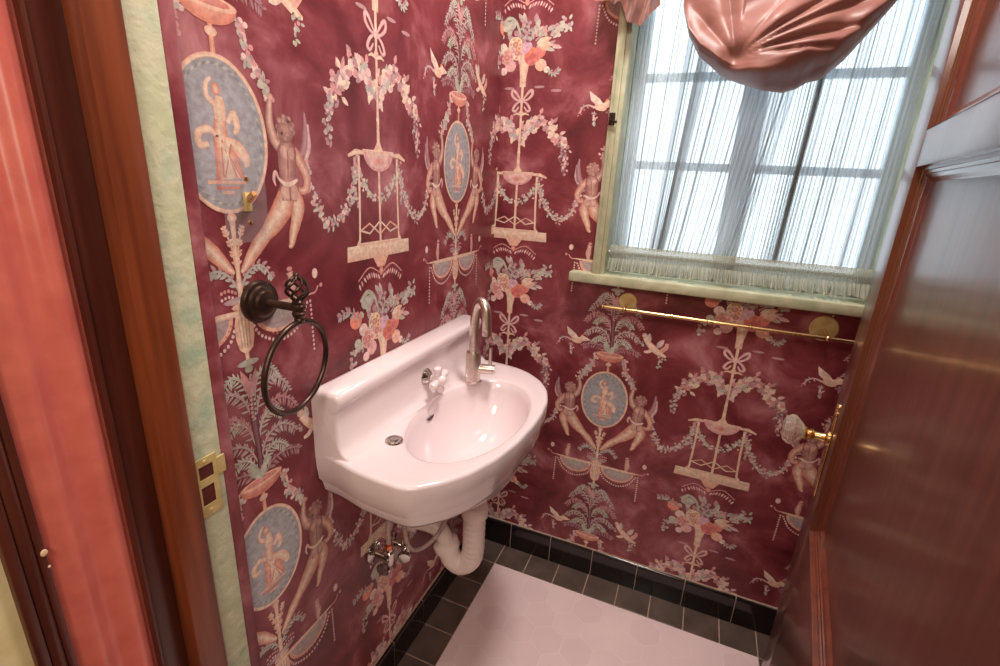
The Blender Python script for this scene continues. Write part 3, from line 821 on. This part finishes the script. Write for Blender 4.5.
def sw(u, v):
    """swag cloth: falls from the heading in folds that run together low on the left, then a slack bag turns under"""
    x0 = .478 + .44 * u; zh, zb = lerp_tab(hem, u), lerp_tab(edge, u)
    side = math.sin(PI * u) ** .5 if 0 < u < 1 else 0
    if v < .78:
        t = v / .78; z = 2.02 + (zh - 2.02) * t
        y = -.050 - .085 * side * t ** 1.5
    else:
        t = (v - .78) / .22
        z = zh + (zb - zh) * (1 - (1 - t) ** 1.5)
        y = -.050 - .085 * side * (1 - t ** 1.3) + .004 * t
        y -= .012 * side * math.sin(PI * t) * (1 + .8 * math.sin(u * 17 + 1))
    px_, pz_ = .30, 1.600
    dx, dz = (u - px_) * .44, z - pz_
    d = math.hypot(dx, dz); a = math.atan2(dz, dx)
    f = 0
    for ai, w_, am_, ln in valleys:
        q = (a - ai + PI) % (2 * PI) - PI + .55 * (d - .10) * (1 if ai < 1.2 else -.4)
        f -= am_ * math.exp(-abs(q / w_) ** 1.5) * math.exp(-d / ln)
    f += .8 * math.sin(a * 1.7 + 7 * d + .4) + .22 * math.sin(23 * u + 17 * v) + .35 * math.sin(55 * (z - zh) - 5 * u) * (u > .3) * min(1, d / .12)
    amp = .019 * min(1, d / .10) ** 1.5 * min(1, .35 + 1.2 * v)
    if v > .78: amp *= max(0, 1 - (v - .78) / .12)
    y -= amp * f * side
    y += .030 * math.exp(-(d / .028) ** 2)
    if v > .8:
        t = (v - .8) / .2
        y -= side * .005 * math.sin(u * 13 + 7 * t + 2 * math.sin(u * 6)) * math.sin(PI * t)
    return Vector((x0, y, z))
bm = NB(); grid(bm, sw, 150, 130); obj('swag', bm, M['satin'], shade, normals=False, angle=180)
def tail(xa, xb, zlow, sd):
    def fn(u, v):
        z = 2.02 + (zlow(u) - 2.02) * v
        return Vector((xa + (xb - xa) * u + .004 * math.sin(20 * v + u * 5), -.052 - .018 * math.sin(PI * u) - .010 * math.sin(2 * PI * 3.5 * u + sd + 1.5 * v) * (.4 + v), z))
    bm = NB(); grid(bm, fn, 44, 24); return bm
obj('tail', tail(.285, .425, lambda u: 1.735 - .045 * max(0, math.sin(PI * min(1, max(0, (u - .35) / .65)))) + .05 * max(0, .4 - u) + .004 * math.sin(21 * u), 0), M['satin'], shade, normals=False, angle=180)
obj('tail', tail(.925, 1.06, lambda u: 1.745 - .03 * math.sin(PI * u) + .004 * math.sin(21 * u), 2), M['satin'], shade, normals=False, angle=180)
bm = NB(); box(bm, .28, 1.065, -.075, -.03, 2.0, 2.05, .004); obj('heading', bm, M['satin'], shade)

# ------------------------------------------------------------------ wall sink
sink = thing('wall_sink', 'white porcelain wall hung sink with low backsplash and rounded front', 'sink', (.16, -.52, .64))
SC = Vector((.195, -.535)); ZR = .812
def rim_pts():
    half = [(.335, -.52), (.334, -.455), (.326, -.385), (.306, -.325), (.272, -.274), (.225, -.235), (.185, -.217), (.13, -.208), (.06, -.205), (.0, -.205)]
    other = [(.0, -.814), (.03, -.815), (.06, -.822), (.10, -.832), (.15, -.837), (.205, -.838), (.222, -.832), (.262, -.79), (.292, -.742), (.316, -.675), (.330, -.60)]
    return half + other
RP = rim_pts()
def rim_at(th, ins=0):
    d = Vector((math.cos(th), math.sin(th))); best = None
    n = len(RP)
    for i in range(n):
        a = Vector(RP[i]) - SC; b_ = Vector(RP[(i + 1) % n]) - SC; e = b_ - a
        den = d.x * e.y - d.y * e.x
        if abs(den) < 1e-9: continue
        t = (a.x * e.y - a.y * e.x) / den; s = (a.x * d.y - a.y * d.x) / den
        if t > 0 and -1e-6 <= s <= 1 + 1e-6: best = t if best is None else max(best, t)
    return best
ths = [2 * PI * k / 190 for k in range(190)] + [math.atan2(-.205 - SC.y, -SC.x), math.atan2(-.814 - SC.y, -SC.x) + 2 * PI]
ths.sort(); NT = len(ths)
rim = [rim_at(t) for t in ths]
raw = rim[:]
for _ in range(2): rim = [(rim[k - 1] + 2 * rim[k] + rim[(k + 1) % NT]) / 4 for k in range(NT)]
rim = [raw[k] if SC.x + raw[k] * math.cos(ths[k]) < .012 else rim[k] for k in range(NT)]
def bowl_r(th, f):
    a, b_ = .116, .208
    return f / math.sqrt((math.cos(th) / a) ** 2 + (math.sin(th) / b_) ** 2)
bm = NB(); rings = []
def ring(fr, fz):
    R_ = []
    for k, t in enumerate(ths):
        r = fr(k, t); x_, y_ = SC.x + r * math.cos(t), SC.y + r * math.sin(t)
        R_.append(bm.verts.new((max(x_, 0.0005), y_, fz(k, t, r))))
    rings.append(R_)
DB = .148
for f in (.06, .14, .25, .37, .5, .62, .73, .82, .89, .94, .975, 1.0):
    ring(lambda k, t, f=f: bowl_r(t, f), lambda k, t, r, f=f: ZR - .004 - DB * (1 - f ** 3.2) ** .72)
for q in (1.025, 1.06):
    ring(lambda k, t, q=q: bowl_r(t, q), lambda k, t, r, q=q: ZR - (.0015 if q < 1.03 else .0))
def between(w): return lambda k, t: bowl_r(t, 1.06) * (1 - w) + max(rim[k] - .006, bowl_r(t, 1.065)) * w
ring(between(.4), lambda k, t, r: ZR); ring(between(.8), lambda k, t, r: ZR + .0005); ring(between(1), lambda k, t, r: ZR)
ring(lambda k, t: rim[k] - .0015, lambda k, t, r: ZR - .002)
ring(lambda k, t: rim[k], lambda k, t, r: ZR - .007)
ring(lambda k, t: rim[k] - .001, lambda k, t, r: ZR - .03)
ring(lambda k, t: rim[k] - .004, lambda k, t, r: ZR - .060)
ring(lambda k, t: rim[k] - .010, lambda k, t, r: ZR - .068)
ring(lambda k, t: rim[k] - .011, lambda k, t, r: ZR - .072)
ring(lambda k, t: rim[k] - .014, lambda k, t, r: ZR - .087)
ring(lambda k, t: rim[k] - .021, lambda k, t, r: ZR - .096)
ring(lambda k, t: rim[k] - .034, lambda k, t, r: ZR - .099)
ring(lambda k, t: min(rim[k] - .045, bowl_r(t, 1.2)), lambda k, t, r: ZR - .100)
ring(lambda k, t: bowl_r(t, .9), lambda k, t, r: ZR - .135)
ring(lambda k, t: bowl_r(t, .6), lambda k, t, r: ZR - .165)
ring(lambda k, t: bowl_r(t, .22), lambda k, t, r: ZR - .175)
for A, B in zip(rings[:-1], rings[1:]):
    for k in range(NT): bm.faces.new([A[k], A[(k + 1) % NT], B[(k + 1) % NT], B[k]])
bm.faces.new(rings[0]); bm.faces.new(rings[-1])
obj('basin', bm, M['porcelain'], sink, angle=60)
# backsplash: extruded profile with rounded top, a groove under it and a cove at its foot
prof = [(.0005, ZR - .012), (.0005, .934), (.004, .9395), (.012, .941), (.052, .9395), (.060, .9365), (.0635, .930), (.0635, .920), (.061, .914), (.0545, .9095), (.053, .905), (.054, .88), (.056, .85), (.060, .832), (.068, .820), (.080, ZR + .0005), (.080, ZR - .02)]
bm = NB(); rows = []
ys = [(-.8145, .010), (-.8125, .004), (-.808, .0), (-.55, 0), (-.216, .0), (-.210, .002), (-.2065, .006), (-.205, .012)]
for y_, sh in ys:
    R_ = []
    for (px_, pz_) in prof:
        zz = pz_ - (sh if pz_ > .87 else 0); xx = px_ - (sh * .6 if (px_ > .03) else 0)
        R_.append(bm.verts.new((xx, y_, zz)))
    rows.append(R_)
for A, B in zip(rows[:-1], rows[1:]):
    for k in range(len(prof) - 1): bm.faces.new([A[k], A[k + 1], B[k + 1], B[k]])
bm.faces.new(rows[0]); bm.faces.new(rows[-1])
obj('backsplash', bm, M['porcelain'], sink, angle=50)
bm = NB(); lathe(bm, [(.0, .0052), (.008, .005), (.0085, .0035), (.0145, .0045), (.0175, .003), (.0185, 0)], (.108, -.714, ZR), (0, 0, 1), 28)
obj('hole_cover', bm, M['chrome'], sink, label='round chrome cover over the spare tap hole')
bm = NB()
def slot(u, v):
    a = (u - .5) * .034
    f = .962 - .016 * v * math.sin(PI * u) ** .5
    th = PI + .17 * 0 + (-(a) / .115) * 1.0
    r = bowl_r(th, f); z = ZR - .004 - DB * (1 - f ** 3.2) ** .72
    return Vector((SC.x + r * math.cos(th) + .0025, SC.y + r * math.sin(th), z + .0015))
grid(bm, slot, 12, 3); obj('overflow_slot', bm, M['slot'], sink, label='dark overflow slot in the back of the bowl')
bm = NB(); lathe(bm, [(0, .004), (.012, .0035), (.02, .003), (.024, .001), (.024, 0)], (SC.x + .034, SC.y - .05, ZR - .003 - DB), (0, 0, 1), 24)
obj('drain', bm, M['chrome'], sink)

# faucet
fx, fy = .116, -.372
fau = thing('faucet', 'brushed nickel gooseneck faucet standing at the far end of the sink', 'faucet', (fx, fy, ZR))
bm = NB(); lathe(bm, [(.022, 0), (.022, .003), (.0195, .006), (.0195, .078), (.018, .083), (.0, .083)], (fx, fy, ZR), n=28)
obj('body', bm, M['nickel'], fau)
pts = catmull([(fx, fy, ZR + .07), (fx, fy, ZR + .13), (fx + .001, fy, ZR + .175), (fx + .008, fy - .003, ZR + .208), (fx + .022, fy - .009, ZR + .219), (fx + .036, fy - .015, ZR + .204), (fx + .041, fy - .017, ZR + .170), (fx + .042, fy - .017, ZR + .142)], 7)
bm = NB(); tube(bm, pts, .0118, 18); lathe(bm, [(.0122, 0), (.0122, .012), (.0118, .013)], (fx + .042, fy - .017, ZR + .138), n=18)
obj('spout', bm, M['nickel'], fau)
bm = NB(); hd = Vector((1, .30, 0)).normalized(); b0 = Vector((fx, fy, ZR + .038))
tube(bm, [b0 + hd * .015, b0 + hd * .052], .0125, 18); tube(bm, [b0 + hd * .053, b0 + hd * .056], .0125, 18)
hh = obj('handle', bm, M['nickel'], fau)
bm = NB(); q = b0 + hd * .044; tube(bm, [q + Vector((0, 0, .01)), q + Vector((0, 0, .058))], .0046, 12); obj('lever', bm, M['nickel'], hh)

# old porcelain tap on the backsplash
tap = thing('porcelain_tap', 'old white porcelain cross handled tap on the sink backsplash', 'tap', (.055, -.505, .862))
bm = NB(); lathe(bm, [(.021, 0), (.021, .003), (.016, .010), (.009, .014), (.0075, .022), (0, .022)], (.054, -.505, .862), (1, 0, 0), 22)
obj('flange', bm, M['chrome'], tap, label='chrome flange')
bm = NB()
lathe(bm, [(.008, .016), (.010, .024), (.014, .031), (.015, .042), (.012, .050), (.007, .055), (0, .056)], (.054, -.505, .862), (1, 0, 0), 20)
for k in range(4):
    a = PI / 4 * 0 + k * PI / 2 + .25; dy, dz = math.cos(a), math.sin(a)
    P0 = Vector((.054 + .037, -.505, .862)); dd = Vector((0, dy, dz))
    tube(bm, [P0 + dd * t for t in (0, .012, .020, .027, .033, .036)], [.0095, .0085, .0085, .0105, .0085, .002], 12)
obj('cross_handle', bm, M['porcelain'], tap)

# drain trap
trap = thing('drain_trap', 'white plastic corrugated drain trap hanging under the sink', 'drain pipe', (.19, -.49, .33))
bm = NB(); tube(bm, [(.193, -.50, .655), (.190, -.49, .50)], .014, 16); obj('tailpiece', bm, M['nickel'], trap)
bm = NB(); lathe(bm, [(.020, .028), (.030, .026), (.034, .018), (.034, -.004), (.030, -.010), (.026, -.014)], (.19, -.49, .512), n=24); obj('nut', bm, M['pvc'], trap)
pts = catmull([(.19, -.49, .508), (.19, -.49, .46), (.19, -.49, .405), (.184, -.492, .368), (.160, -.497, .348), (.136, -.503, .362), (.123, -.507, .398)], 12)
rr = [.0275 + (.0016 if (k // 2) % 2 else -.0006) if k < 34 else .0275 for k in range(len(pts))]
bm = NB(); tube(bm, pts, rr, 22); obj('corrugated_bend', bm, M['pvc'], trap)
bm = NB(); lathe(bm, [(.027, -.010), (.0335, -.008), (.0335, .010), (.028, .014), (.024, .016)], (.122, -.5075, .402), (-.35, -.06, .93), 24); obj('nut', bm, M['pvc'], trap)
pts = catmull([(.123, -.507, .398), (.112, -.508, .430), (.09, -.512, .452), (.05, -.525, .464), (.001, -.545, .466)], 8)
bm = NB(); tube(bm, pts, .0215, 20); obj('wall_arm', bm, M['pvc'], trap)
bm = NB(); lathe(bm, [(.028, 0), (.030, .006), (.026, .03), (.022, .032)], (.045, -.527, .465), (-.95, -.3, .03), 22); obj('coupling', bm, M['pvc'], trap)

# shutoff valves and supply hoses
def valve(name, y_, z_, label, spread):
    v = thing(name, label, 'valve', (0.0, y_, z_), 0, None)
    bm = NB(); lathe(bm, [(.026, 0), (.025, .004), (.012, .008), (.009, .012), (.009, .05), (0, .05)], (.0006, y_, z_), (1, 0, 0), 22); obj('flange', bm, M['chrome'], v)
    bm = NB(); lathe(bm, [(.010, -.018), (.012, -.014), (.012, .018), (.009, .022), (.009, .028)], (.047, y_, z_), (0, 0, 1), 16); obj('valve_body', bm, M['chrome'], v)
    bm = NB(); lathe(bm, [(.006, .01), (.006, .024), (.015, .026), (.017, .031), (.015, .037), (0, .038)], (.047, y_, z_), (spread, -1, -.15), 12); obj('valve_handle', bm, M['chrome'], v)
    bm = NB(); lathe(bm, [(.009, 0), (.0095, .003), (.0095, .012), (.006, .014)], (.047, y_, z_ + .027), (0, 0, 1), 6); obj('compression_nut', bm, M['copper'], v, smooth=False, label='copper compression nut')
    return v
valve('shutoff_valve', -.655, .452, 'chrome shutoff valve on the wall under the near end of the sink, left one', .2)
valve('shutoff_valve', -.585, .430, 'chrome shutoff valve on the wall under the sink, right one nearer the drain trap', .5)
bm = NB(); tube(bm, catmull([(.047, -.655, .49), (.047, -.655, .54), (.05, -.64, .60), (.06, -.6, .68), (.06, -.56, .71)], 8), .0055, 10)
tag(obj('supply_hose', bm, M['whitehose']), 'straight pale supply hose rising from the left shutoff valve under the sink', 'hose')
bm = NB(); tube(bm, catmull([(.13, -.40, .69), (.13, -.49, .56), (.12, -.525, .475), (.10, -.56, .440), (.085, -.60, .445), (.08, -.625, .48), (.075, -.63, .53), (.06, -.60, .47), (.047, -.585, .465)][:7] + [(.07, -.62, .60), (.07, -.55, .71)], 9), .0052, 10)
tag(obj('supply_hose', bm, M['whitehose']), 'pale supply hose looping down in a U beside the white drain trap', 'hose')

# ------------------------------------------------------------------ towel ring
ring_o = thing('towel_ring', 'dark bronze towel ring with twisted cage finial on the left wall', 'towel ring', (0, -.905, 1.12))
by, bz = -.905, 1.122
bm = NB(); lathe(bm, [(.033, 0), (.033, .004), (.031, .007), (.026, .008), (.024, .012), (.019, .014), (.017, .018), (.009, .020), (.0, .020)], (.0005, by, bz), (1, 0, 0), 32)
obj('wall_plate', bm, M['bronze'], ring_o)
ax_, ay_, az_ = .066, -.892, 1.118
bm = NB(); tube(bm, [(.015, by, bz), (.04, -.898, 1.12), (ax_, ay_, az_)], .0062, 14); obj('arm', bm, M['bronze'], ring_o)
bm = NB(); lathe(bm, [(0, -.024), (.006, -.023), (.008, -.018), (.007, -.015), (.0095, -.012), (.0105, -.007), (.008, -.004), (.0105, 0), (.0105, .004), (.008, .007), (.0095, .010), (.007, .013), (.004, .014), (0, .014)], (ax_, ay_, az_), (0, 0, 1), 20)
obj('post', bm, M['bronze'], ring_o)
bm = NB()
for k in range(6):
    pts = []
    for i in range(19):
        t = i / 18; a = 2 * PI * k / 6 + t * 2.4; r = .003 + .0135 * math.sin(PI * t) ** .75
        pts.append((ax_ + r * math.cos(a), ay_ + r * math.sin(a), az_ + .012 + .036 * t))
    tube(bm, pts, .0022, 8)
bmesh.ops.create_icosphere(bm, subdivisions=2, radius=.0042, matrix=Matrix.Translation((ax_, ay_, az_ + .050)))
obj('twisted_finial', bm, M['bronze'], ring_o)
RR = .0735; upv = Vector((.09, .03, 1)).normalized(); rc = Vector((ax_ + .001, -.895, az_ - .021)) - upv * RR
dirn = Vector((-.13, 1, 0)).normalized(); dirn = (dirn - upv * dirn.dot(upv)).normalized()
bm = NB(); tube(bm, [rc + dirn * (RR * math.cos(2 * PI * k / 64)) + upv * (RR * math.sin(2 * PI * k / 64)) for k in range(64)], .0047, 12, closed=True)
obj('ring', bm, M['bronze'], ring_o)

# ------------------------------------------------------------------ light switch with a clear plate
swt = thing('light_switch', 'brass toggle light switch with a clear acrylic plate over the wallpaper', 'light switch', (0, -.912, 1.27))
bm = NB(); box(bm, .0025, .006, -.948, -.877, 1.2125, 1.328, .0012)
obj('switch_plate', bm, M['acrylic'], swt)
bm = NB(); box(bm, .002, .0072, -.9155, -.9045, 1.256, 1.282, .001)
f_ = obj('switch_collar', bm, M['oldbrass'], swt)
bm = NB(); tmp = bmesh.new(); bmesh.ops.create_cube(tmp, size=1, matrix=Matrix.Translation((.013, -.91, 1.276)) @ Matrix.Rotation(-.6, 4, 'Y') @ Matrix.Diagonal((.020, .0075, .009, 1)))
bmesh.ops.bevel(tmp, geom=tmp.edges[:], offset=.0015, segments=2, affect='EDGES'); merge(bm, tmp); obj('toggle', bm, M['brass'], f_)
for z in (1.30, 1.24):
    bm = NB(); lathe(bm, [(0, .0025), (.003, .002), (.004, 0)], (.006, -.91, z), (1, 0, 0), 12); obj('screw', bm, M['brass'], swt)

# ------------------------------------------------------------------ brass towel bar under the window
bar = thing('towel_bar', 'thin brass towel bar with round rosettes under the window sill', 'towel bar', (.68, 0, .99))
bm = NB(); tube(bm, [(.376, -.062, .984), (1.0, -.062, .984)], .0050, 12)
for x_ in (.376, .47, .565, .66, .76, .86, 1.0): lathe(bm, [(.005, -.004), (.0066, -.002), (.0066, .002), (.005, .004)], (x_, -.062, .984), (1, 0, 0), 12)
obj('rail', bm, M['brass'], bar)
for x_, r_ in ((.437, .026), (.934, .033)):
    bm = NB(); lathe(bm, [(r_, 0), (r_, .002), (r_ - .002, .0035), (.007, .004), (0, .004)], (x_, -.0005, .994), (0, -1, 0), 28); ro = obj('rosette', bm, M['oldbrass'], bar, label='round brass rosette')
    bm = NB(); tube(bm, [(x_, -.004, .992), (x_, -.03, .990), (x_, -.062, .984)], .0038, 10); bmesh.ops.create_icosphere(bm, subdivisions=2, radius=.0072, matrix=Matrix.Translation((x_, -.062, .984))); obj('post', bm, M['brass'], ro)

# ------------------------------------------------------------------ light
w = bpy.data.worlds.new('World'); bpy.context.scene.world = w; w.use_nodes = True
bg = w.node_tree.nodes['Background']; bg.inputs[0].default_value = (.88, .945, 1, 1); bg.inputs[1].default_value = 2.6
def area(name, loc, rot, sx, sy, e, col):
    L = bpy.data.lights.new(name, 'AREA'); L.shape = 'RECTANGLE'; L.size = sx; L.size_y = sy; L.energy = e; L.color = col
    o = bpy.data.objects.new(name, L); C.objects.link(o); o.location = loc; o.rotation_euler = rot; return o
area('ceiling_lamp', (.50, -.5, 2.42), (0, 0, 0), .25, .25, 22, (1, .93, .87))
area('hall_lamp', (.75, -2.2, 2.1), (math.radians(52), 0, 0), .5, .4, 14, (1, .88, .78))

area('coral_streak_fill', (1.15, -1.95, 1.55), (math.radians(90), 0, math.radians(55)), .10, .7, 5, (1, .86, .72))  # added fill, no fixture there: brightens the coral band and draws its upright streaks

# ------------------------------------------------------------------ camera
cam = bpy.data.cameras.new('Camera'); co = bpy.data.objects.new('Camera', cam); C.objects.link(co)
r_ = Vector((0.92169269, 0.38462958, 0.05042497)); u_ = Vector((-0.16080453, 0.26053338, 0.95197913)); f_ = Vector((-0.35302195, 0.88554076, -0.30198189))
mw = Matrix(((r_.x, u_.x, -f_.x, .60705504), (r_.y, u_.y, -f_.y, -1.42866397), (r_.z, u_.z, -f_.z, 1.31715354), (0, 0, 0, 1)))
co.matrix_world = mw
cam.sensor_width = 36; cam.lens = 483.77146844 / 1000 * 36; cam.clip_start = .02
bpy.context.scene.camera = co
vs = bpy.context.scene.view_settings
vs.view_transform = 'Standard'; vs.look = 'None'; vs.exposure = 0; vs.gamma = 1
